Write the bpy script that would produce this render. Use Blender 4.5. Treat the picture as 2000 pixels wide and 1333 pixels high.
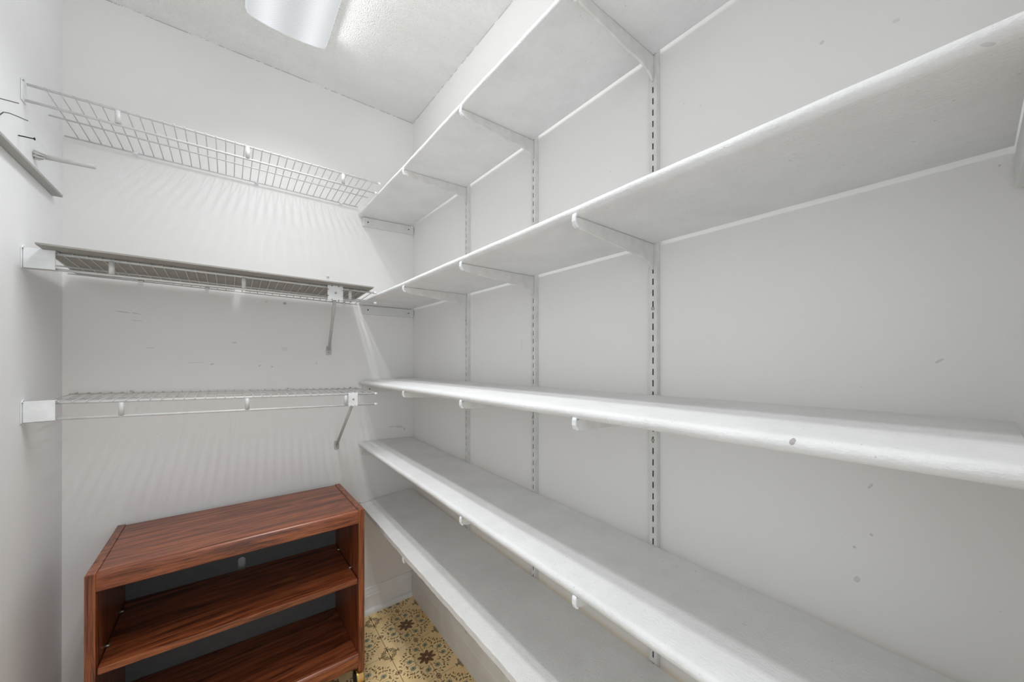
import bpy, bmesh, math, random
from mathutils import Vector, Matrix
random.seed(7)
PI = math.pi
sc = bpy.context.scene
for o in list(bpy.data.objects):
    bpy.data.objects.remove(o)
COL = sc.collection

# ------------------------------------------------------------------ camera
W = 1.1564                    # room width  (x from -W to 0)
H = 2.41                      # ceiling height
YF = -1.822                   # front wall (door wall) plane, back wall is y = 0
cam = bpy.data.cameras.new('camera')
cam.sensor_width = 36.0
cam.lens = 704.6 / 2000.0 * 36.0
cam.shift_y = (681.03 - 666.5) / 2000.0
cam.clip_start = 0.005
cam.clip_end = 60
camo = bpy.data.objects.new('camera', cam)
COL.objects.link(camo)
camo.location = (-0.7431, -1.7716, 1.2496)
camo.rotation_euler = (math.radians(90.076), 0.0, math.radians(-38.134))
sc.camera = camo

# ------------------------------------------------------------------ world, exposure
world = bpy.data.worlds.new('world')
sc.world = world
world.use_nodes = True
bg = world.node_tree.nodes['Background']
bg.inputs[0].default_value = (0.93, 0.97, 1.0, 1)
bg.inputs[1].default_value = 0.9
sc.view_settings.view_transform = 'Standard'
sc.view_settings.look = 'None'
sc.view_settings.gamma = 1.0
sc.view_settings.use_curve_mapping = False
sc.view_settings.exposure = 0.58
LAMP_POWER = 6.0              # watts leaving the fluorescent fixture downwards (see its builder)
LAMP_SIDE = 0.6               # and through each side of its lens
LAMP_SPREAD = 122
LAMP_COLOR = (.965, .985, 1.0)
sc.cycles.max_bounces = 14
sc.cycles.diffuse_bounces = 10


# ------------------------------------------------------------------ shader helpers
def lin(c):
    return tuple(((v / 255.0) / 12.92 if v / 255.0 <= 0.04045 else ((v / 255.0 + 0.055) / 1.055) ** 2.4) for v in c) + (1.0,)


class Nodes:
    def __init__(self, name, rough=0.5, spec=0.5, metal=0.0, color=(200, 200, 200)):
        self.m = bpy.data.materials.new(name)
        self.m.use_nodes = True
        self.t = self.m.node_tree
        self.b = self.t.nodes['Principled BSDF']
        self.b.inputs['Roughness'].default_value = rough
        self.b.inputs['Metallic'].default_value = metal
        self.b.inputs['Specular IOR Level'].default_value = spec
        self.b.inputs['Base Color'].default_value = lin(color)

    def n(self, typ, **kw):
        nd = self.t.nodes.new(typ)
        for k, v in kw.items():
            setattr(nd, k, v)
        return nd

    def link(self, a, b):
        self.t.links.new(a, b)

    def put(self, v, sock):
        if isinstance(v, (int, float)):
            sock.default_value = v
        elif isinstance(v, (tuple, list)):
            sock.default_value = v
        else:
            self.link(v, sock)

    def math(self, op, a, b=0.0, c=0.0):
        nd = self.n('ShaderNodeMath', operation=op)
        self.put(a, nd.inputs[0]); self.put(b, nd.inputs[1]); self.put(c, nd.inputs[2])
        return nd.outputs[0]

    def pos(self):
        return self.n('ShaderNodeNewGeometry').outputs['Position']

    def obj(self):
        return self.n('ShaderNodeTexCoord').outputs['Object']

    def scale(self, vec, s):
        nd = self.n('ShaderNodeVectorMath', operation='MULTIPLY')
        self.link(vec, nd.inputs[0]); nd.inputs[1].default_value = s
        return nd.outputs[0]

    def noise(self, vec, scale, detail=2.0, rough=0.5, dist=0.0):
        nd = self.n('ShaderNodeTexNoise')
        self.link(vec, nd.inputs['Vector'])
        nd.inputs['Scale'].default_value = scale
        nd.inputs['Detail'].default_value = detail
        nd.inputs['Roughness'].default_value = rough
        nd.inputs['Distortion'].default_value = dist
        return nd.outputs[0]

    def ramp(self, fac, stops):
        nd = self.n('ShaderNodeValToRGB')
        self.link(fac, nd.inputs[0])
        e = nd.color_ramp.elements
        while len(e) < len(stops):
            e.new(0.5)
        for el, (p, c) in zip(e, stops):
            el.position = p
            el.color = lin(c) if len(c) == 3 else c
        return nd.outputs[0]

    def mix(self, fac, a, b):
        nd = self.n('ShaderNodeMix', data_type='RGBA')
        self.put(fac, nd.inputs['Factor']); self.put(a, nd.inputs['A']); self.put(b, nd.inputs['B'])
        return nd.outputs['Result']

    def mixf(self, fac, a, b):
        nd = self.n('ShaderNodeMix', data_type='RGBA')
        self.put(fac, nd.inputs[0])
        self.put(a, nd.inputs[6]); self.put(b, nd.inputs[7])
        return nd.outputs[2]

    def bump(self, h, strength, dist):
        nd = self.n('ShaderNodeBump')
        nd.inputs['Strength'].default_value = strength
        nd.inputs['Distance'].default_value = dist
        self.link(h, nd.inputs['Height'])
        self.link(nd.outputs[0], self.b.inputs['Normal'])

    def color(self, c):
        self.put(c, self.b.inputs['Base Color'])

    def sep(self, vec):
        nd = self.n('ShaderNodeSeparateXYZ')
        self.link(vec, nd.inputs[0])
        return nd.outputs


def marks_mask(N, a, b, marks, solid=False):
    """small worn marks: list of (a0, b0, half length, half width, angle, strength)"""
    tot = None
    nz = N.noise(N.pos(), 1300, 2, 0.6)
    thr = N.math('GREATER_THAN', nz, 0.45)
    for (a0, b0, ra, rb, ang, st) in marks:
        da = N.math('SUBTRACT', a, a0)
        db = N.math('SUBTRACT', b, b0)
        ca, sa = math.cos(ang), math.sin(ang)
        u = N.math('ADD', N.math('MULTIPLY', da, ca / ra), N.math('MULTIPLY', db, sa / ra))
        v = N.math('ADD', N.math('MULTIPLY', da, -sa / rb), N.math('MULTIPLY', db, ca / rb))
        q = N.math('ADD', N.math('MULTIPLY', u, u), N.math('MULTIPLY', v, v))
        m = N.math('MULTIPLY', N.math('LESS_THAN', q, 1.0), st)
        tot = m if tot is None else N.math('MAXIMUM', tot, m)
    return tot if solid else N.math('MULTIPLY', tot, thr)


def wall_mat(name, col, axis, marks):
    N = Nodes(name, 0.62, 0.3, color=col)
    p = N.pos()
    s = N.sep(p)
    big = N.noise(p, 2.2, 3)
    spk = N.noise(p, 90, 2, 0.6)
    c = N.ramp(big, [(0.3, tuple(int(v * 0.985) for v in col)), (0.7, col)])
    dots = N.math('MULTIPLY', N.math('GREATER_THAN', spk, 0.775), 0.35)
    c = N.mixf(dots, c, lin((120, 116, 110)))
    joint = N.math('MULTIPLY', N.math('GREATER_THAN', s[2], 2.4065), N.math('GREATER_THAN', N.noise(p, 38, 4, .7), .47))
    c = N.mixf(N.math('MULTIPLY', joint, .45), c, lin((96, 92, 86)))
    if marks:
        c = N.mixf(N.math('MULTIPLY', marks_mask(N, s[axis], s[2], marks), .6), c, lin((95, 88, 82)))
    N.color(c)
    N.bump(N.noise(p, 260, 3, 0.6), 0.10, 0.002)
    return N.m


M = {}
WHITE = (226, 226, 224)
M['wall_back'] = wall_mat('painted_wall_back', (236, 235, 234), 0, [
    (-1.0247, 1.3748, .018, .0016, -.15, .7), (-.9933, 1.3714, .012, .0016, -.2, .6), (-.992, 1.3469, .014, .0014, -.1, .5),
    (-.9581, 1.2537, .012, .0014, 0, .5), (-.841, 1.199, .025, .0011, 0, .5), (-.793, 1.192, .006, .0025, .4, .8),
    (-.7256, 1.2739, .008, .0022, .2, .7), (-.6454, 1.1819, .005, .0022, .7, .7), (-.604, 1.1765, .004, .003, 0, .7),
    (-.5594, 1.2499, .012, .009, 0, .22), (-.4412, 1.1871, .003, .006, 0, .5),
    (-.1091, .8648, .018, .003, -.1, .4), (-.0703, .8596, .020, .006, -.2, .45), (-.0438, .8458, .004, .008, 0, .6),
    (-.6233, 1.4416, .003, .003, 0, .6)])
M['wall_right'] = wall_mat('painted_wall_right', (236, 235, 233), 1, [
    (-1.6649, .903, .0035, .005, .4, .45), (-1.6249, 1.7381, .003, .003, 0, .5), (-.8759, 1.2611, .003, .02, .05, .25),
    (-1.6804, .9762, .002, .002, 0, .6), (-1.6622, .9503, .002, .002, 0, .6), (-1.6794, 1.0473, .0016, .005, .5, .5),
    (-1.7453, 1.2337, .0015, .005, .9, .5), (-1.2197, 1.6895, .0015, .0015, 0, .6), (-1.7062, 1.7149, .004, .003, .4, .3)])
M['wall_left'] = wall_mat('painted_wall_left', (236, 237, 238), 1, [(-.30, 1.16, .001, .002, 0, .4)])
M['wall_front'] = wall_mat('painted_wall_front', (235, 235, 234), 0, [])


def ceiling_mat():
    N = Nodes('popcorn_ceiling', 0.85, 0.2, color=(240, 239, 237))
    p = N.pos()
    v = N.n('ShaderNodeTexVoronoi', feature='SMOOTH_F1')
    N.link(p, v.inputs['Vector'])
    v.inputs['Scale'].default_value = 260
    v.inputs['Smoothness'].default_value = 0.6
    h = N.math('ADD', N.math('MULTIPLY', v.outputs['Distance'], -1.0), N.math('MULTIPLY', N.noise(p, 330, 3, 0.6), 0.7))
    stain = N.noise(N.scale(p, (1.0, 2.5, 1.0)), 3.0, 3, .6)
    N.color(N.ramp(stain, [(.35, (240, 240, 238)), (.65, (246, 246, 245))]))
    N.bump(h, 0.7, 0.0045)
    return N.m


M['ceiling'] = ceiling_mat()


def trim_mat(name, col, rough=0.42):
    N = Nodes(name, rough, 0.45, color=col)
    p = N.pos()
    N.color(N.ramp(N.noise(p, 14, 3), [(.3, tuple(int(v * .965) for v in col)), (.65, col)]))
    N.bump(N.noise(N.scale(p, (30, 30, 300)), 1, 2), 0.08, 0.001)
    return N.m


M['trim'] = trim_mat('painted_trim', (236, 238, 240))
M['strip'] = trim_mat('shade_grey_strip', (172, 171, 168), .6)  # grey puts the underside's shade into the strip's colour
M['cleat'] = trim_mat('painted_cleat', (222, 222, 220), .55)


def shelf_mat(name, col, bumpy):
    N = Nodes(name, 0.5, 0.4, color=col)
    p = N.pos()
    brush = N.noise(N.scale(p, (420, 26, 420)), 1, 3, .6)
    lump = N.noise(N.scale(p, (1, .6, 1)), 250, 4, .7)
    grit = N.noise(p, 150, 2, .6)
    dirt = N.noise(p, 9, 4, .65)
    c = N.ramp(dirt, [(.28, tuple(int(v * .96) for v in col)), (.62, col)])
    c = N.mixf(N.math('MULTIPLY', N.math('GREATER_THAN', grit, .735), .4), c, lin((140, 136, 130)))
    s = N.sep(p)
    chips = marks_mask(N, s[1], s[2], [(-1.6523, 1.1494, .0026, .0034, .3, .6), (-1.6534, 1.1514, .0022, .0016, .8, .6),
                                       (-1.7897, 1.4890, .005, .0016, .3, .3), (-1.7800, 1.4950, .004, .0012, .3, .2)], True)
    face = N.math('LESS_THAN', s[0], -.25)
    c = N.mixf(N.math('MULTIPLY', chips, face), c, lin((110, 100, 92)))
    N.color(c)
    N.bump(N.math('ADD', N.math('MULTIPLY', brush, .22), lump), bumpy, 0.0045)
    return N.m


M['shelf'] = shelf_mat('brushed_white_paint_on_shelf', (228, 228, 228), 0.42)
M['shelf_raw'] = shelf_mat('rough_white_paint_on_board', (229, 229, 228), 0.6)


def plain(name, col, rough, metal=0.0, spec=.5, bump=0.0, bscale=300):
    N = Nodes(name, rough, spec, metal, col)
    nz = N.noise(N.obj(), 40, 2)
    N.color(N.ramp(nz, [(.3, tuple(int(v * .95) for v in col)), (.7, col)]))
    if bump:
        N.bump(N.noise(N.obj(), bscale, 2), bump, .001)
    return N.m


M['bracket'] = plain('white_enamelled_steel', (219, 217, 214), .42)
M['standard'] = plain('white_painted_standard', (222, 222, 219), .45)
M['slot'] = plain('slot_shade_black', (14, 14, 14), .8)  # near-black stands in for the shade inside the slots
M['wire'] = plain('white_vinyl_coated_wire', (214, 214, 213), .35)
M['plastic'] = plain('white_plastic', (236, 238, 239), .4)
M['peg'] = plain('dull_white_rod', (205, 204, 201), .5)
M['pole'] = plain('pale_grey_painted_pole', (196, 196, 194), .45)
M['screw'] = plain('zinc_screw', (176, 175, 172), .38, .7)
M['nail'] = plain('dark_steel_nail', (44, 42, 42), .5, .6)
M['hook'] = plain('grey_bent_wire', (120, 120, 120), .45, .6)
M['hardboard'] = plain('grey_brown_hardboard', (160, 157, 152), .8, bump=.3)
M['brass'] = plain('worn_brass', (236, 196, 124), .3, 1.0)
M['rubber'] = plain('black_rubber', (22, 22, 23), .5)
M['pan'] = plain('white_lamp_housing', (232, 233, 234), .5)
M['backboard'] = plain('dark_grey_hardboard', (92, 93, 94), .75, bump=.2)


def lens_mat():
    N = Nodes('lit_prismatic_lens', .3, .5, color=(20, 20, 20))
    p = N.pos()
    rot = N.n('ShaderNodeMapping')
    rot.inputs['Rotation'].default_value = (0, 0, PI / 4)
    rot.inputs['Scale'].default_value = (240, 240, 1)
    N.link(p, rot.inputs['Vector'])
    s = N.sep(rot.outputs[0])
    fx = N.math('PINGPONG', s[0], .5)
    fy = N.math('PINGPONG', s[1], .5)
    pr = N.math('MULTIPLY', N.math('MINIMUM', fx, fy), 2.0)
    # two tubes behind the lens: brighter bands along the fixture
    px = N.sep(p)[0]
    tube = None
    for x0 in (-.515, -.645):
        d = N.math('DIVIDE', N.math('SUBTRACT', px, x0), .036)
        g = N.math('EXPONENT', N.math('MULTIPLY', N.math('MULTIPLY', d, d), -1.0))
        tube = g if tube is None else N.math('ADD', tube, g)
    st = N.math('ADD', N.math('MULTIPLY', tube, .20), .46)
    st = N.math('MULTIPLY', st, N.math('ADD', N.math('MULTIPLY', pr, .45), .74))
    N.b.inputs['Emission Color'].default_value = (.95, .975, 1.0, 1)
    N.link(st, N.b.inputs['Emission Strength'])
    N.bump(pr, .4, .001)
    return N.m


M['lens'] = lens_mat()


def wood_mat(name, grain):
    """red-brown laminate, grain along axis 0 (x) or 2 (z) of the part"""
    N = Nodes(name, .33, .5)
    p = N.obj()
    sc_ = [62.0, 62.0, 62.0]
    sc_[grain] = 2.4
    v = N.scale(p, tuple(sc_))
    warp = N.noise(N.scale(p, tuple(7.0 if i != grain else 2.2 for i in range(3))), 1, 2)
    ad = N.n('ShaderNodeVectorMath', operation='MULTIPLY_ADD')
    cv = N.n('ShaderNodeCombineXYZ')
    for i in range(3):
        N.put(warp, cv.inputs[i])
    N.link(cv.outputs[0], ad.inputs[0]); ad.inputs[1].default_value = tuple(5.5 if i != grain else 0.0 for i in range(3))
    N.link(v, ad.inputs[2])
    g1 = N.noise(ad.outputs[0], 1.0, 4, .62, .5)
    f2 = [330.0] * 3
    f2[grain] = 9.0
    g2 = N.noise(N.scale(p, tuple(f2)), 1, 2, .6)
    f = N.math('ADD', N.math('MULTIPLY', g1, .66), N.math('MULTIPLY', g2, .34))
    c = N.ramp(f, [(.32, (42, 19, 11)), (.43, (92, 44, 24)), (.53, (136, 72, 41)), (.67, (166, 96, 58))])
    N.color(c)
    N.bump(g2, .08, .0006)
    N.b.inputs['Coat Weight'].default_value = .25
    N.b.inputs['Coat Roughness'].default_value = .25
    return N.m


M['wood_x'] = wood_mat('red_brown_laminate_along', 0)
M['wood_z'] = wood_mat('red_brown_laminate_upright', 2)

# ------------------------------------------------------------------ floor tile pattern
TPX, TPY = .1155, .1077       # tile pitch
MX, MY = -.1108, -.1902       # centre of one printed medallion (on a tile corner)


def tile_mat():
    N = Nodes('printed_cream_vinyl_tile', .38, .45)
    p = N.pos()
    s = N.sep(p)
    U = N.math('PINGPONG', N.math('DIVIDE', N.math('SUBTRACT', s[0], MX), TPX), 1.0)
    V = N.math('PINGPONG', N.math('DIVIDE', N.math('SUBTRACT', s[1], MY), TPY), 1.0)
    a = N.math('MAXIMUM', U, V)
    b = N.math('MINIMUM', U, V)

    def ell(cx, cy, rx, ry, rot):
        c_, s_ = math.cos(rot), math.sin(rot)
        da = N.math('SUBTRACT', a, cx); db = N.math('SUBTRACT', b, cy)
        u = N.math('ADD', N.math('MULTIPLY', da, c_ / rx), N.math('MULTIPLY', db, s_ / rx))
        v = N.math('ADD', N.math('MULTIPLY', da, -s_ / ry), N.math('MULTIPLY', db, c_ / ry))
        q = N.math('ADD', N.math('MULTIPLY', u, u), N.math('MULTIPLY', v, v))
        return N.math('LESS_THAN', q, 1.0)

    def union(lst):
        t = None
        for e in lst:
            m = ell(*e)
            t = m if t is None else N.math('MAXIMUM', t, m)
        return t

    def pol(r, deg, rx, ry, rot):
        t = math.radians(deg)
        return (r * math.cos(t), r * math.sin(t), rx, ry, math.radians(rot))
    base = N.ramp(N.noise(p, 7, 4, .6), [(.3, (232, 200, 143)), (.5, (243, 216, 164)), (.7, (247, 224, 178))])
    grain = N.noise(p, 420, 2, .7)
    base = N.mixf(N.math('MULTIPLY', N.math('GREATER_THAN', grain, .64), .22), base, lin((150, 118, 66)))
    leaf = union([pol(r * .965, d, rx * 1.14, ry * 1.15, rot) for (r, d, rx, ry, rot) in (
        (.50, 41, .05, .02, 80), (.66, 39, .055, .024, 20), (.735, 3, .05, .02, 60), (.80, 27, .06, .024, -20),
        (.74, 33, .05, .018, 60), (.86, 40, .05, .026, 75), (.93, 12, .05, .022, 30), (.88, 20, .055, .022, 75),
        (.93, 29, .045, .02, 10), (.80, 13, .045, .016, -40), (.47, 13, .03, .016, 60),
        (.80, 44, .03, .02, 45))])
    stem = union([pol(.41, d, .032, .011, d + 90) for d in (3, 14, 25, 36)] + [pol(.72, 21, .05, .009, 10), pol(.86, 34, .07, .008, 70),
                                                                              pol(.84, 7, .06, .008, 20)])
    c = N.mixf(N.math('MULTIPLY', leaf, .85), base, lin((96, 72, 38)))
    c = N.mixf(N.math('MULTIPLY', stem, .75), c, lin((108, 68, 42)))
    flower = union([pol(.58, 17, .100, .096, 0)])
    c = N.mixf(N.math('MULTIPLY', flower, .75), c, lin((126, 140, 122)))
    eye = union([pol(.58, 17, .030, .030, 0), pol(.64, 17, .018, .012, 0), pol(.57, 23, .016, .01, 0), pol(.57, 11, .016, .01, 0),
                 pol(.525, 17, .018, .012, 0)])
    c = N.mixf(N.math('MULTIPLY', eye, .9), c, lin((44, 52, 52)))
    petal = union([pol(.185, 22.5, .140, .064, 22.5)])
    c = N.mixf(N.math('MULTIPLY', petal, .9), c, lin((92, 48, 38)))
    tulip = union([(.93, .045, .06, .026, .7), (.985, .0, .022, .06, 0.0)])
    c = N.mixf(N.math('MULTIPLY', tulip, .75), c, lin((116, 62, 46)))
    # small corner ornament, centred where a = b = 1
    orn = union([(1.0, .79, .034, .115, 0), (.925, .83, .024, .115, .30), (.85, .83, .027, .095, .65), (.90, .90, .065, .022, .785),
                 (.965, .67, .048, .024, .4), (.77, .80, .058, .026, .2)])
    c = N.mixf(N.math('MULTIPLY', orn, .8), c, lin((102, 82, 50)))
    N.color(c)
    N.bump(N.noise(p, 60, 3), .06, .001)
    return N.m


M['tile'] = tile_mat()
M['grout'] = plain('dark_tile_joint', (66, 50, 32), .9)


# ------------------------------------------------------------------ mesh helpers
class MB:
    """collects shapes in world coordinates, then links them as ONE object"""

    def __init__(self):
        self.v, self.f, self.s = [], [], []

    def add(self, vs, fs, smooth=False):
        o = len(self.v)
        self.v += [tuple(x) for x in vs]
        self.f += [tuple(i + o for i in f) for f in fs]
        self.s += [smooth] * len(fs)
        return self

    def box(self, x0, x1, y0, y1, z0, z1):
        vs = [(x, y, z) for z in (z0, z1) for y in (y0, y1) for x in (x0, x1)]
        return self.add(vs, [(0, 2, 3, 1), (4, 5, 7, 6), (0, 1, 5, 4), (2, 6, 7, 3), (0, 4, 6, 2), (1, 3, 7, 5)])

    def tube(self, pts, r, n=8, caps=True):
        pts = [Vector(q) for q in pts]
        rs = r if isinstance(r, (list, tuple)) else [r] * len(pts)
        rings = []
        for i, q in enumerate(pts):
            d = (pts[min(i + 1, len(pts) - 1)] - pts[max(i - 1, 0)]).normalized()
            up = Vector((0, 0, 1)) if abs(d.z) < .9 else Vector((1, 0, 0))
            a = d.cross(up).normalized(); b = d.cross(a)
            rings.append([q + (a * math.cos(2 * PI * k / n) + b * math.sin(2 * PI * k / n)) * rs[i] for k in range(n)])
        vs = [x for rg in rings for x in rg]
        fs = []
        for i in range(len(pts) - 1):
            for k in range(n):
                k2 = (k + 1) % n
                fs.append((i * n + k, i * n + k2, (i + 1) * n + k2, (i + 1) * n + k))
        self.add(vs, fs, True)
        if caps:
            o = len(self.v) - len(vs)
            self.f += [tuple(o + k for k in range(n)), tuple(o + (len(pts) - 1) * n + k for k in reversed(range(n)))]
            self.s += [False, False]
        return self

    def prism(self, prof, fa, fb, smooth=False):
        """prof: list of 2-D points, fa / fb map a 2-D point to 3-D for the two ends"""
        n = len(prof)
        vs = [fa(*q) for q in prof] + [fb(*q) for q in prof]
        self.add(vs, [(k, (k + 1) % n, n + (k + 1) % n, n + k) for k in range(n)], smooth)
        o = len(self.v) - 2 * n
        self.f += [tuple(o + k for k in reversed(range(n))), tuple(o + n + k for k in range(n))]
        self.s += [False, False]
        return self

    def build(self, name, mat, parent=None, bevel=0.0, seg=2, fix=True):
        off = parent_world(parent)
        me = bpy.data.meshes.new(name)
        me.from_pydata([tuple(a - b for a, b in zip(v, off)) for v in self.v], [], self.f)
        me.polygons.foreach_set('use_smooth', self.s)
        if fix:
            bm = bmesh.new(); bm.from_mesh(me)
            bmesh.ops.recalc_face_normals(bm, faces=bm.faces)
            bm.to_mesh(me); bm.free()
        me.materials.append(mat)
        o = bpy.data.objects.new(name, me)
        COL.objects.link(o)
        if parent:
            o.parent = parent
        if bevel:
            md = o.modifiers.new('bevel', 'BEVEL')
            md.width = bevel; md.segments = seg; md.limit_method = 'ANGLE'; md.angle_limit = math.radians(40)
        return o


def parent_world(o):
    p = Vector((0, 0, 0))
    while o:
        p += o.location
        o = o.parent
    return p


def tag(o, label=None, cat=None, group=None, kind=None):
    if label: o['label'] = label
    if cat: o['category'] = cat
    if group: o['group'] = group
    if kind: o['kind'] = kind
    return o


def empty(name, loc, label, cat, group=None):
    o = bpy.data.objects.new(name, None)
    o.empty_display_size = .05
    COL.objects.link(o)
    o.location = loc
    return tag(o, label, cat, group)


def structure(o):
    o['kind'] = 'structure'
    return o


# ------------------------------------------------------------------ room shell
T = .10
DX0, DX1, DZ = -1.10, -.36, 2.03          # doorway behind the camera
fl = structure(MB().box(-W - T, T, YF - T, T, -.06, -.002).build('floor', M['grout']))
structure(MB().box(-W - T, T, YF - T, T, H, H + .06).build('ceiling', M['ceiling']))
structure(MB().box(-W - T, T, 0, T, 0, H).build('wall_back', M['wall_back']))
structure(MB().box(0, T, YF, 0, 0, H).build('wall_right', M['wall_right']))
structure(MB().box(-W - T, -W, YF, 0, 0, H).build('wall_left', M['wall_left']))
structure(MB().box(-W - T, DX0, YF - T, YF, 0, H).box(DX1, T, YF - T, YF, 0, H).box(DX0, DX1, YF - T, YF, DZ, H)
          .build('wall_front', M['wall_front'], fix=False))
# tiles: real pieces with recessed joints
tiles = {}
nx0, nx1 = int(math.floor((-W - MX) / TPX)), int(math.ceil((0 - MX) / TPX))
ny0, ny1 = int(math.floor((YF - MY) / TPY)), int(math.ceil((0 - MY) / TPY))
J = .0010
for i in range(nx0, nx1):
    for j in range(ny0, ny1):
        x0, x1 = max(MX + i * TPX + J, -W), min(MX + (i + 1) * TPX - J, 0)
        y0, y1 = max(MY + j * TPY + J, YF), min(MY + (j + 1) * TPY - J, 0)
        if x1 - x0 < .004 or y1 - y0 < .004:
            continue
        key = (round(x1 - x0, 4), round(y1 - y0, 4))
        if key not in tiles:
            o = MB().box(0, key[0], 0, key[1], -.002, 0).build('tile', M['tile'], fl)
            tiles[key] = o
        else:
            o = tiles[key].copy()
            COL.objects.link(o)
            o.parent = fl
        o.location = (x0, y0, 0)


def base_profile(h, t):
    return [(0, 0), (t, 0), (t, h * .70), (t * .80, h * .74), (t * .80, h * .80), (t * .55, h * .90), (t * .45, h * .97), (t * .30, h), (0, h)]


p1 = base_profile(.115, .014)
structure(MB().prism(p1, lambda a, z: (-W, -a, z), lambda a, z: (0, -a, z)).build('baseboard_back', M['trim']))
p2 = base_profile(.135, .013)
structure(MB().prism(p2, lambda a, z: (-a, YF, z), lambda a, z: (-a, -.0145, z)).build('baseboard_right', M['trim']))
structure(MB().prism(p1, lambda a, z: (-W + a, YF, z), lambda a, z: (-W + a, -.0145, z)).build('baseboard_left', M['trim']))
shoe = [(0, 0), (.014, 0)] + [(.014 * math.cos(k * PI / 12), .006 + .016 * math.sin(k * PI / 12)) for k in range(7)]
structure(MB().prism(shoe, lambda a, z: (-W + .015, -.0142 - a, z), lambda a, z: (-.0135, -.0142 - a, z)).build('trim_1', M['trim']))

# ------------------------------------------------------------------ ceiling fixture
LX0, LX1, LY0, LY1 = -.702, -.457, -1.50, -.292
lamp = empty('ceiling_light', ((LX0 + LX1) / 2, (LY0 + LY1) / 2, H),
             'long fluorescent ceiling fixture with a ribbed clear white lens', 'light')
MB().box(LX0 + .012, LX1 - .012, LY0 + .01, LY1 - .01, H - .022, H - .0005).build('housing', M['pan'], lamp, .003)
xc, hw = (LX0 + LX1) / 2, (LX1 - LX0) / 2
prof = [(-hw + .004, H - .004), (-hw, H - .030), (-hw + .006, H - .047)]
for k in range(1, 12):
    t = -1 + 2 * k / 12
    prof.append((t * (hw - .006), H - .049 - .012 * (1 - t * t)))
prof += [(hw - .006, H - .047), (hw, H - .030), (hw - .004, H - .004)]
lens = MB()
n = len(prof)
vs = [(xc + a, LY0, z) for a, z in prof] + [(xc + a, LY1, z) for a, z in prof]
lens.add(vs, [(k, k + 1, n + k + 1, n + k) for k in range(n - 1)], True)
lens.build('lens', M['lens'], lamp, fix=False)
for y0, y1 in ((LY0 - .004, LY0), (LY1, LY1 + .004)):
    MB().prism(prof, lambda a, z: (xc + a, y0, z), lambda a, z: (xc + a, y1, z)).build('end_cap', M['plastic'], lamp)
# light leaves the lens downwards and through both of its sides
for nm, w_, power, rot, dx, dz in (('tube_light_down', .050, LAMP_POWER / 2, 0.0, -.062, .066),
                                   ('tube_light_down', .050, LAMP_POWER / 2, 0.0, .062, .066),
                                   ('tube_light_side', .030, LAMP_SIDE, 1, hw + .006, .030),
                                   ('tube_light_side', .030, LAMP_SIDE, -1, -hw - .006, .030)):
    ld = bpy.data.lights.new(nm, 'AREA')
    ld.shape = 'RECTANGLE'; ld.size = w_; ld.size_y = LY1 - LY0 - .03
    ld.energy = power; ld.color = LAMP_COLOR
    ld.spread = math.radians(LAMP_SPREAD if rot == 0 else 140)
    lo = bpy.data.objects.new(nm, ld)
    COL.objects.link(lo)
    lo.location = (xc + dx, (LY0 + LY1) / 2, H - dz)
    lo.rotation_euler = (0, -rot * math.radians(72), 0)

# ------------------------------------------------------------------ shelf geometry
D = .2665          # shelf front edge to wall
G = .016           # shelf back edge to wall (thickness of the standards)
TH = .019
BZ = {1: (1.8733, -.0061, .0134), 2: (1.4507, .0040, .0213), 3: (1.0861, -.0045, .0328), 4: (.7839, .0102, .0137), 5: (.5241, -.0099, .0159)}


def zu(k, x, y):
    b, r, s = BZ[k]
    return b + s * (-y) + r * ((-x - G) / (D - G))


YS = [-.5518, -.9467, -1.3415]
SID = ['nearest the far corner', 'in the middle', 'nearest the viewer']
SN = {1: 'topmost shelf', 2: 'second shelf from top', 3: 'eye level shelf', 4: 'second lowest shelf', 5: 'lowest shelf'}

# standards --------------------------------------------------------
SW, SD, PITCH = .0175, .0125, .0247


def standard(y, ztop, zbot, screws, label):
    root = empty('shelf_standard', (0, y, zbot), label, 'shelf standard', 'slotted shelf standards on the right wall')
    b = MB()
    y0, y1 = y - SW / 2, y + SW / 2
    s0, s1 = y - .0015, y + .0015
    z = zbot
    xs = -SD
    # side walls
    b.box(-SD, -.0005, y0, y0 + .0013, zbot, ztop).box(-SD, -.0005, y1 - .0013, y1, zbot, ztop)
    # face: two strips and the bridges between the slots
    b.box(-SD - .0012, -SD, y0, s0, zbot, ztop).box(-SD - .0012, -SD, s1, y1, zbot, ztop)
    zz = 1.8289 + .0055            # a slot starts here
    k0 = int((zz - zbot) / PITCH)
    z = zz - k0 * PITCH
    prev = zbot
    while z + .0138 < ztop:
        b.box(-SD - .0012, -SD, s0, s1, prev, z)
        prev = z + .0138
        z += PITCH
    b.box(-SD - .0012, -SD, s0, s1, prev, ztop)
    b.build('channel', M['standard'], root, fix=False)
    MB().box(-.0040, -.0010, y - .0072, y + .0072, zbot + .002, ztop - .002).box(-SD + .0003, -SD + .0012, y - .0065, y - .0019, zbot + .002, ztop - .002).box(-SD + .0003, -SD + .0012, y + .0019, y + .0065, zbot + .002, ztop - .002).build('slot_shade_plate', M['slot'], root, fix=False)  # black plates added behind the slots as painted shade
    for sz in screws:
        MB().tube([(-SD - .0010, y, sz), (-SD - .0022, y, sz), (-SD - .0032, y, sz)], [.0040, .0040, .0022], 12).build('screw', M['screw'], root)
    return root


for y, zb, scr, sid in ((YS[0], .1365, (1.36,), SID[0]), (YS[1], .1365, (1.0404, 1.60), SID[1]), (YS[2], .1365, (1.3379, 1.0501), SID[2])):
    standard(y, 1.905, zb, scr, 'slotted white metal shelf standard on the right wall, the one ' + sid)


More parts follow.
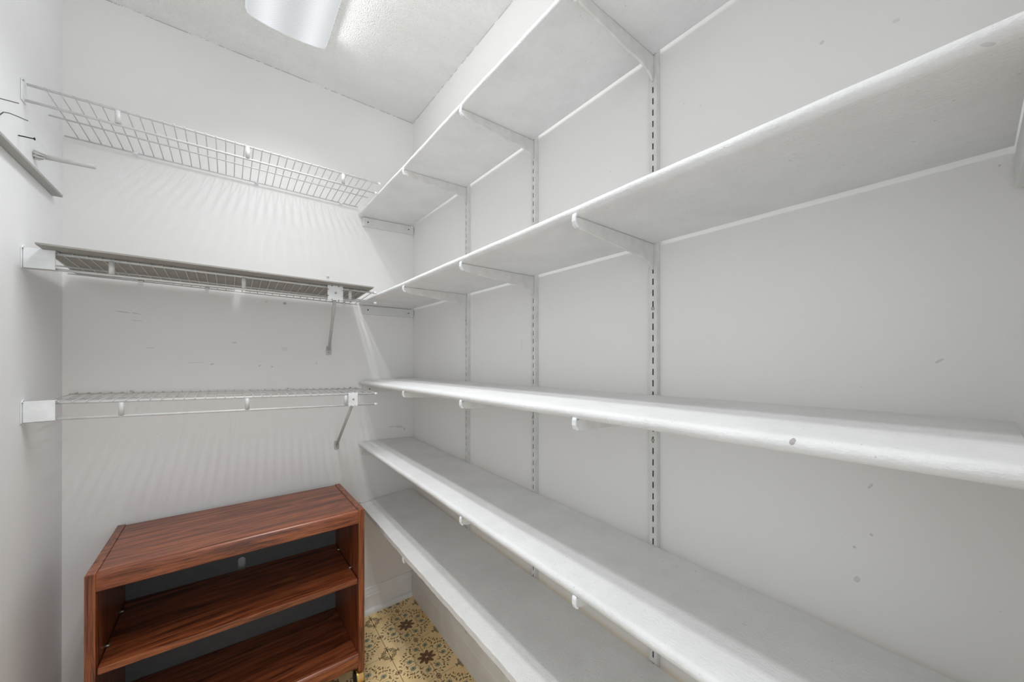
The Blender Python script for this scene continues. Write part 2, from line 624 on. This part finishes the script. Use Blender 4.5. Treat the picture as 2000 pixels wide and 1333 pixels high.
# shelves ----------------------------------------------------------
def shelf(k, y0, y1, label, mat, square=False):
    """board with a rounded front nose, bent along its length to follow the brackets"""
    b = MB()
    r = TH / 2
    if square:
        nose = [(-D + .001, 0), (-D, .001), (-D, TH - .0015), (-D + .0015, TH)]
    else:
        nose = [(-D + r - r * math.cos(t), r - r * math.sin(t)) for t in [PI / 2 - PI * i / 10 for i in range(11)]]
    prof = nose + [(-D + .03, TH), (-.1, TH), (-G, TH), (-G, 0), (-.1, 0), (-D + .03, 0)]
    n = len(prof)
    M_ = 120
    rnd = random.Random(k)
    rings = []
    ph = [rnd.uniform(0, 6.28) for _ in range(6)]
    for i in range(M_ + 1):
        y = y0 + (y1 - y0) * i / M_
        wob = sum(math.sin(y * f + ph[q]) * a for q, (f, a) in enumerate(((9, .0006), (31, .0004), (83, .00025))))
        if square:
            wob += rnd.uniform(-.0006, .0006)
        rg = []
        for (x, dz) in prof:
            w = max(0.0, (-x - .2) / .0665)
            xx = x + wob * min(1, w) if x < -.2 else x
            rg.append((xx, y, zu(k, x, y) + dz))
        rings.append(rg)
    vs = [q for rg in rings for q in rg]
    fs = []
    for i in range(M_):
        for a in range(n):
            c = (a + 1) % n
            fs.append((i * n + a, i * n + c, (i + 1) * n + c, (i + 1) * n + a))
    b.add(vs, fs, True)
    b.f += [tuple(reversed(range(n))), tuple(M_ * n + a for a in range(n))]
    b.s += [False, False]
    o = b.build('wall_shelf', mat)
    md = o.modifiers.new('edge', 'EDGE_SPLIT'); md.split_angle = math.radians(28 if square else 50)
    return tag(o, label, 'shelf', 'long painted shelves on the right wall')


YE = -1.803
shelf(1, -.003, YE, 'topmost long white painted shelf on the right wall, seen from below', M['shelf'])
shelf(2, -.003, YE, 'second long white shelf from the top on the right wall, rounded brushed edge', M['shelf'])
shelf(3, -.003, YE, 'long white shelf at eye level with a chip in its thick rounded edge', M['shelf'])
shelf(4, -.003, YE, 'second lowest long white shelf, lit strip along its front', M['shelf'])
shelf(5, -.026, YE, 'lowest long white shelf with a rough square cut front edge', M['shelf_raw'], True)


# brackets ---------------------------------------------------------
def bracket(k, y, sid):
    L = D - SD - .0012 - .004
    x0 = -SD - .0012
    top = lambda x: zu(k, x, y) - .0006
    tilt = (top(-D) - top(x0)) / (-D - x0)
    prof = []
    # along the top from the wall to the tip
    prof += [(0, 0), (L - .004, 0)]
    prof += [(L + .001, -.003), (L + .0015, -.010), (L - .003, -.0165), (L - .012, -.0205)]
    prof += [(.085, -.0330)]
    for i in range(1, 9):
        t = i / 8 * PI / 2
        prof.append((.085 - .0795 * math.sin(t) , -.0330 - .0230 * (1 - math.cos(t))))
    prof += [(.0, -.056)]
    hw_ = .0024
    root = empty('shelf_bracket', (x0, y, top(x0)), 'white steel bracket under the %s, at the standard %s' % (SN[k], sid), 'bracket',
                 'steel shelf brackets on the right wall')
    f = lambda s: (lambda a, z: (x0 - a, y + s * hw_, top(x0) + z - a * tilt))
    MB().prism(prof, f(-1), f(1)).build('arm', M['bracket'], root, .0009, 1)
    # rounded hook at the tip
    hk = [(L + .0008, .0035), (L + .0042, .0045), (L + .0060, .000), (L + .0064, -.009), (L + .0035, -.0165), (L - .0025, -.0195), (L - .003, -.0160), (L + .0018, -.011), (L + .0020, -.002)]
    f2 = lambda s: (lambda a, z: (x0 - a, y + s * (hw_ + .0020), top(x0) + z - a * tilt))
    MB().prism(hk, f2(-1), f2(1)).build('tip', M['plastic'], root, .001, 2)
    return root


for k, ids in ((1, (0, 1, 2)), (2, (0, 1, 2)), (3, (0, 1, 2)), (4, (1, 2)), (5, (0,))):
    for i in ids:
        bracket(k, YS[i], SID[i])


# cleats -----------------------------------------------------------
def cleat(b, label, screws=(), face='y', mat='cleat'):
    root = empty('wooden_cleat', b[0], label, 'cleat', 'painted wooden cleats')
    (x0, x1, y0, y1, z0, z1), dz = b[1], b[2]
    mb = MB().box(x0, x1, y0, y1, z0, z1)
    mb.v = [(x, y, z + dz * (x - x0) / (x1 - x0)) if face == 'y' else (x, y, z + dz * (y - y0) / (y1 - y0)) for x, y, z in mb.v]
    mb.build('strip', M[mat], root, .0015)
    for (sx, sz) in screws:
        MB().tube([(sx, y0 + .0004, sz), (sx, y0 - .0012, sz)], [.0032, .0026], 10).build('screw', M['nail'], root)


for k, nm in ((1, 'topmost shelf'), (2, 'second shelf from the top'), (3, 'eye level shelf'), (4, 'second lowest shelf')):
    za, zb_ = zu(k, -.25, 0) - .001, zu(k, -.005, 0) - .001
    z1 = min(za, zb_)
    cleat(((-.1275, 0, z1), (-.250, -.004, -.0185, -.0004, za - .040, za), zb_ - za),
          'painted wooden cleat on the back wall under the ' + nm,
          ((-.228, za - .02), (-.03, zb_ - .02)) if k < 3 else ((-.22, za - .02),))
cleat(((-.14, 0, .52), (-.262, -.012, -.0200, -.0004, .500, .5355), .001), 'pale strip on the back wall behind the end of the lowest shelf')
z2 = zu(2, -.13, YE) - .002
cleat(((-.12, YF, z2), (-.225, -.003, YF + .0005, YE - .001, z2 - .044, z2), -.004),
      'short painted cleat on the near wall under the second shelf from the top')
cleat(((-W, -.5, 1.72), (-W + .0004, -W + .020, -1.05, -.082, 1.7412, 1.7492), -.036), 'thin wooden strip, greyed for underside shade, along the left wall below the nails', face='x', mat='strip')


# wire shelves -------------------------------------------------------
def lerp(a, b, t):
    return Vector(a) * (1 - t) + Vector(b) * t


def wire_shelf(FL, FR, BL, BR, midf, low, lowx, label, clips, conn, brace=None, boxed=True, first=-1.1222, capx=None):
    root = empty('wire_shelf', (FL[0], 0, FL[2]), label, 'wire shelf', 'white wire shelves on the back wall')
    FL, FR, BL, BR = map(Vector, (FL, FR, BL, BR))
    MB().tube([FL, FR], .0036, 8).build('front_rail', M['wire'], root)
    LL, LR = FL - Vector((0, 0, low)), FR - Vector((0, 0, low))
    LR.x = lowx
    LL.x = -W + .004
    MB().tube([LL, LR], .0036, 8).build('lower_rail', M['wire'], root)
    for e, sgn in ((LR, 1),) + (((FR, 1),) if not boxed or brace else ()):
        MB().tube([e + Vector((-.010 * sgn, 0, 0)), e + Vector((.0008 * sgn, 0, 0))], .0046, 8).build('end_cap', M['plastic'], root)
    MB().tube([BL, BR], .0024, 6).build('back_rail', M['wire'], root)
    m0, m1 = lerp(FL, BL, midf) - Vector((0, 0, .0038)), lerp(FR, BR, midf) - Vector((0, 0, .0038))
    MB().tube([m0, m1], .0024, 6).build('middle_rail', M['wire'], root)
    x = first
    while x < min(FR.x, BR.x) - .004:
        tf = (x - FL.x) / (FR.x - FL.x); tb = (x - BL.x) / (BR.x - BL.x)
        a = lerp(FL, FR, tf); b = lerp(BL, BR, tb)
        top = Vector((0, 0, .0040))
        MB().tube([a + Vector((0, -.0040, .0005)), a + Vector((0, -.0025, .0040)), a + Vector((0, .004, .0048)), b + top + Vector((0, .002, 0))], .00155, 6).build('wire', M['wire'], root)
        x += .0247
    for cx_ in conn:
        t = (cx_ - FL.x) / (FR.x - FL.x)
        a = lerp(FL, FR, t)
        MB().tube([a - Vector((0, 0, .003)), a - Vector((0, 0, low - .003))], .0062, 12).build('rail_spacer', M['wire'], root)
    for cx_ in clips:
        t = (cx_ - BL.x) / (BR.x - BL.x)
        a = lerp(BL, BR, t)
        c = MB().box(a.x - .0055, a.x + .0055, -.0030, -.0004, a.z - .007, a.z + .010).tube([(a.x - .006, a.y, a.z), (a.x + .006, a.y, a.z)], .0045, 8)
        cl = c.build('wall_clip', M['plastic'], root)
        MB().tube([(a.x, -.003, a.z + .005), (a.x, -.0045, a.z + .005)], [.003, .0022], 8).build('screw', M['screw'], cl)
    # end bracket on the left wall
    e = MB()
    zt, zb_ = FL.z, FL.z - low
    e.box(-W + .0004, -W + .0022, -.294, -.262, zb_ - .0062, zt + .0062)
    e.tube([(-W + .0018, -.290, zt + .005), (-W + .0018, -.283, zt + .0115), (-W + .0018, -.274, zt + .005)], .0017, 6)
    if boxed:
        e.box(-W + .0030, -1.101, -.2890, -.2855, zb_ - .0055, zt + .0045)
        e.box(-W + .0030, -1.101, -.2890, -.2660, zb_ - .0055, zb_ - .0036)
        e.box(-W + .0030, -1.101, -.2890, -.2700, zt + .0036, zt + .0056)
    eb = e.build('end_bracket', M['plastic'], root, .0008, 1)
    MB().tube([(-W + .003, -.2885, zt + .003), (-W + .0042, -.2885, zt + .003)], [.0022, .0016], 8).build('screw', M['screw'], eb)
    if brace:
        (px0, px1, pz0, pz1, foot) = brace
        pc, zc = (px0 + px1) / 2, (pz0 + pz1) / 2
        br = MB()
        # notched clip plate
        pw, ph_ = (px1 - px0) / 2, (pz1 - pz0) / 2
        out = []
        for side in range(4):
            ca, sa = [(1, 0), (0, 1), (-1, 0), (0, -1)][side]
            seq = [(-1, 1), (-.5, 1), (-.5, .86), (-.36, .86), (-.36, 1), (.36, 1), (.36, .86), (.5, .86), (.5, 1)]
            for (u, v) in seq:
                uu, vv = u * ca + v * sa, -u * sa + v * ca
                out.append((pc + uu * pw, zc + vv * ph_))
        yp = -.2862
        br.prism(out, lambda a, z: (a, yp - .003, z), lambda a, z: (a, yp, z))
        br.box(px1 - .002, px1 + .001, yp - .0015, -.264, pz0 + .006, pz1 - .006)
        plate = br.build('brace_clip', M['plastic'], root, .0006, 1)
        MB().tube([(pc + .001, yp - .003, zc), (pc + .001, yp - .0052, zc)], [.0042, .003], 10).build('screw', M['screw'], plate)
        a = Vector((pc + .002 if foot[0] > pc else pc - .004, -.268, pz0 + .004))
        f = Vector(foot)
        MB().tube([a, lerp(a, f, .5), f], [.0062, .0060, .0058], 10).build('brace_pole', M['pole'], root)
        fp = MB()
        fo = [(-.010, .013), (.010, .013), (.012, -.008), (.010, -.026), (-.010, -.026), (-.012, -.008)]
        fp.prism(fo, lambda u, v: (f.x + u, -.0028, f.z + v), lambda u, v: (f.x + u, -.0004, f.z + v))
        fp.tube([(f.x, -.003, f.z - .002), (f.x, -.012, f.z + .002)], .006, 8)
        fpo = fp.build('brace_foot', M['pole'], root, .0006, 1)
        MB().tube([(f.x, -.0028, f.z - .014), (f.x, -.0046, f.z - .014)], [.0036, .0026], 10).build('screw', M['screw'], fpo)
    return root


wire_shelf((-1.1505, -.2775, 1.9280), (-.2550, -.2775, 1.9250), (-1.1500, -.0100, 1.9204), (-.2720, -.0100, 1.9095), .52, .0420, -.2690,
           'highest wire shelf on the back wall, empty and open', (-.9937, -.6562, -.3434), (-.991, -.694, -.397), boxed=False)
wire_shelf((-1.1505, -.2775, 1.5020), (-.2720, -.2775, 1.4767), (-1.1434, -.0100, 1.4877), (-.2720, -.0100, 1.4549), .52, .0412, -.2720,
           'wire shelf in the middle of the three, carrying a thin grey board', (-.9811, -.8076, -.3303), (-1.0025, -.7041, -.372),
           brace=(-.4532, -.4000, 1.4336, 1.4884, (-.3925, -.0090, 1.2480)))
wire_shelf((-1.1505, -.2775, 1.1089), (-.2690, -.2775, 1.0683), (-1.1400, -.0100, 1.1065), (-.2720, -.0100, 1.0650), .52, .0425, -.2690,
           'lowest wire shelf on the back wall, just above the wooden cart', (-1.0053, -.5475, -.3018), (-.9834, -.6943, -.3870),
           brace=(-.3798, -.3460, 1.0276, 1.0802, (-.3600, -.0090, .8220)))

# thin board lying on the middle wire shelf (notch at its back edge lets a spot of light through)
bz = lambda x, y: 1.5020 + (x + 1.1505) / (.8785) * (-.0253) + ((y + .2775) / .2675) * (-.0185) + .0064
bo = [(-1.123, -.332), (-.298, -.332), (-.298, -.012)]
nx = -.712
for i in range(9):
    t = PI * i / 8
    bo.append((nx + .019 * math.cos(t), -.012 - .026 * math.sin(t)))
bo += [(-1.127, -.012)]
o = MB().prism(bo, lambda x, y: (x, y, bz(x, y)), lambda x, y: (x, y, bz(x, y) + .0045)).build('board', M['hardboard'])
tag(o, 'thin grey brown board lying on the middle wire shelf', 'board')

# ------------------------------------------------------------------ odds and ends on the walls
def tagged(mb, name, mat, label, cat, group=None):
    return tag(mb.build(name, mat), label, cat, group)


tagged(MB().tube([(-W + .0006, -.3056, 1.782), (-W + .0245, -.3056, 1.7822), (-W + .0247, -.3056, 1.7822), (-W + .0265, -.3056, 1.7822)],
                 [.0014, .0014, .0034, .0034], 10), 'nail', M['nail'], 'dark nail sticking out of the left wall above the wooden strip', 'nail', 'fasteners in the left wall')
tagged(MB().tube([(-W + .0006, -.4080, 1.8195), (-W + .0300, -.4080, 1.8195)], .0012, 8), 'nail', M['hook'],
       'thin grey headless nail in the left wall, highest and nearest the viewer', 'nail', 'fasteners in the left wall')
tagged(MB().tube([(-W + .0006, -.4000, 1.7850), (-W + .0060, -.4000, 1.7935), (-W + .0140, -.4000, 1.7945), (-W + .0260, -.4000, 1.7915), (-W + .0410, -.4000, 1.7870)], .0012, 8),
       'wire_hook', M['hook'], 'thin bent wire hook in the left wall beside the dark nail', 'hook', 'fasteners in the left wall')
peg = empty('wall_peg', (-W, -.2125, 1.773), 'white rod stub held in a torn anchor on the left wall', 'peg')
MB().tube([(-W + .012, -.2125, 1.7730), (-W + .1075, -.2125, 1.7740), (-W + .1115, -.2125, 1.7740)], [.0064, .0064, .0056], 12).build('rod', M['peg'], peg)
r_ = random.Random(3)
an = MB()
for i in range(7):
    a0 = i / 7 * 2 * PI
    an.tube([(-W + .0006, -.2125 + .010 * math.cos(a0), 1.773 + .010 * math.sin(a0)),
             (-W + .008, -.2125 + .009 * math.cos(a0 + .3), 1.773 + .009 * math.sin(a0 + .3)),
             (-W + .015 + r_.uniform(0, .008), -.2125 + .0075 * math.cos(a0 + .5), 1.773 + .0075 * math.sin(a0 + .5))], [.0028, .0034, .0012], 6)
an.build('anchor', M['peg'], peg)
tagged(MB().tube([(-.3965, -.0005, 1.5739), (-.3965, -.0035, 1.5739), (-.3965, -.0060, 1.5739)], [.0062, .0060, .0035], 12), 'wall_plug', M['plastic'],
       'small white plug in the back wall above the thin board', 'wall plug')
tagged(MB().tube([(-.5595, -.0005, 1.4400), (-.5595, -.0030, 1.4400)], [.0050, .0036], 12), 'wall_screw', M['screw'],
       'grey screw head in the back wall under the middle wire shelf', 'screw')

# ------------------------------------------------------------------ rolling wooden cart (slightly racked)
CX, CY = -.6950, -.2040
CW, CD, CT = .6830, .3370, .6600
SIDE = .0200
cart = empty('wooden_cart', (CX, CY, 0), 'low red brown wooden cart with open shelves on casters', 'cart')
ANG = math.radians(-3.5)


class CMB(MB):
    """shapes in the cart's own u, v, z; racking and angle are those of the real cart"""
    def build(self, name, mat, parent, bevel=.001, seg=2, fix=True, loc=None):
        self.v = [(u * math.cos(ANG) * (1 - .057 * v) - v * .012 + CX, u * math.sin(ANG) + v * (1 - .06 * u) + CY, z) for u, v, z in self.v]
        return MB.build(self, name, mat, parent, bevel, seg, fix)


hu, hv = CW / 2, CD / 2
for s in (-1, 1):
    a, b = sorted((s * hu, s * (hu - SIDE)))
    CMB().box(a, b, -hv, hv, .068, CT).build('side_panel', M['wood_z'], cart, .0018)
iu = hu - SIDE - .0003
CMB().box(-iu, iu, -hv + .0152, hv - .002, CT - .021, CT - .003).build('top_panel', M['wood_x'], cart, .0008)


def rail(z1, z0):
    r = .0095
    pr = [(-hv + .0125, z0), (-hv + .0045, z0)] + [(-hv + .0025, z0 + .002), (-hv + .0015, z1 - r)]
    pr += [(-hv + .0015 + r - r * math.cos(t), z1 - r + r * math.sin(t)) for t in [PI / 2 * i / 8 for i in range(1, 9)]]
    pr += [(-hv + .0118, z1), (-hv + .0125, z1 - .0010)]
    return CMB().prism(pr, lambda v, z: (-iu, v, z), lambda v, z: (iu, v, z), False)


def smooth_rail(o):
    for p in o.data.polygons:
        p.use_smooth = True
    m = o.modifiers.new('edge', 'EDGE_SPLIT'); m.split_angle = math.radians(35)
    return o


smooth_rail(rail(CT - .002, CT - .050).build('top_rail', M['wood_x'], cart, 0))
CMB().box(-iu + .002, iu - .002, -hv + .006, hv - .013, .3890, .4065).build('middle_shelf', M['wood_x'], cart, .0012)
CMB().box(-iu, iu, -hv + .0150, hv - .013, .1120, .1310).build('bottom_shelf', M['wood_x'], cart, .0008)
smooth_rail(rail(.1325, .0830).build('bottom_rail', M['wood_x'], cart, 0))
# back panel with a rounded cable slot
bp = CMB()
sl0, sl1, st = -.0185, .0055, .452
vb = hv - .010
ring = [(sl0, .3985)] + [((sl0 + sl1) / 2 - (sl1 - sl0) / 2 * math.cos(PI * i / 8), st - .012 + .012 * math.sin(PI * i / 8)) for i in range(9)] + [(sl1, .3985)]
xm = (sl0 + sl1) / 2
pts_l = [(-iu, .10), (xm, .10), (xm, .3985)] + ring[0:6] + [((sl0 + sl1) / 2, CT - .022), (-iu, CT - .022)]
pts_r = [(xm, .10), (iu, .10), (iu, CT - .022), (xm, CT - .022)] + ring[5:11] + [(xm, .3985)]
for pts in (pts_l, pts_r):
    bp.prism(pts, lambda u, z: (u, vb, z), lambda u, z: (u, vb + .004, z))
bp.build('back_panel', M['backboard'], cart, 0)
for s in (-1, 1):
    for v in (-.080, .085):
        CMB().tube([(s * (iu + .0002), v, .412), (s * (iu - .009), v, .412)], .0034, 8).build('shelf_pin', M['screw'], cart, 0)
for su in (-1, 1):
    for sv in (-1, 1):
        cu, cv_ = su * (hu - .0135), sv * (hv - .024)
        cst = CMB().tube([(cu, cv_, .0675), (cu, cv_, .0590)], .006, 10).build('caster', M['brass'], cart, 0)
        hood = CMB()
        pr = [(.0285 * math.cos(t), .0330 + .0285 * math.sin(t)) for t in [PI * (-.06 + 1.12 * i / 14) for i in range(15)]]
        pr2 = [(x * .92, .033 + (z - .033) * .92) for x, z in reversed(pr)]
        hood.prism(pr + pr2, lambda v, z: (cu - .0115, cv_ + v, z), lambda v, z: (cu + .0115, cv_ + v, z))
        hood.build('hood', M['brass'], cst, .0006)
        for s in (-1, 1):
            CMB().tube([(cu + s * .0060, cv_, .0262), (cu + s * .0070, cv_, .0262), (cu + s * .0105, cv_, .0262), (cu + s * .0135, cv_, .0262), (cu + s * .0143, cv_, .0262)],
                       [.0240, .0258, .0258, .0258, .0230], 20).build('wheel', M['rubber'], cst, 0)
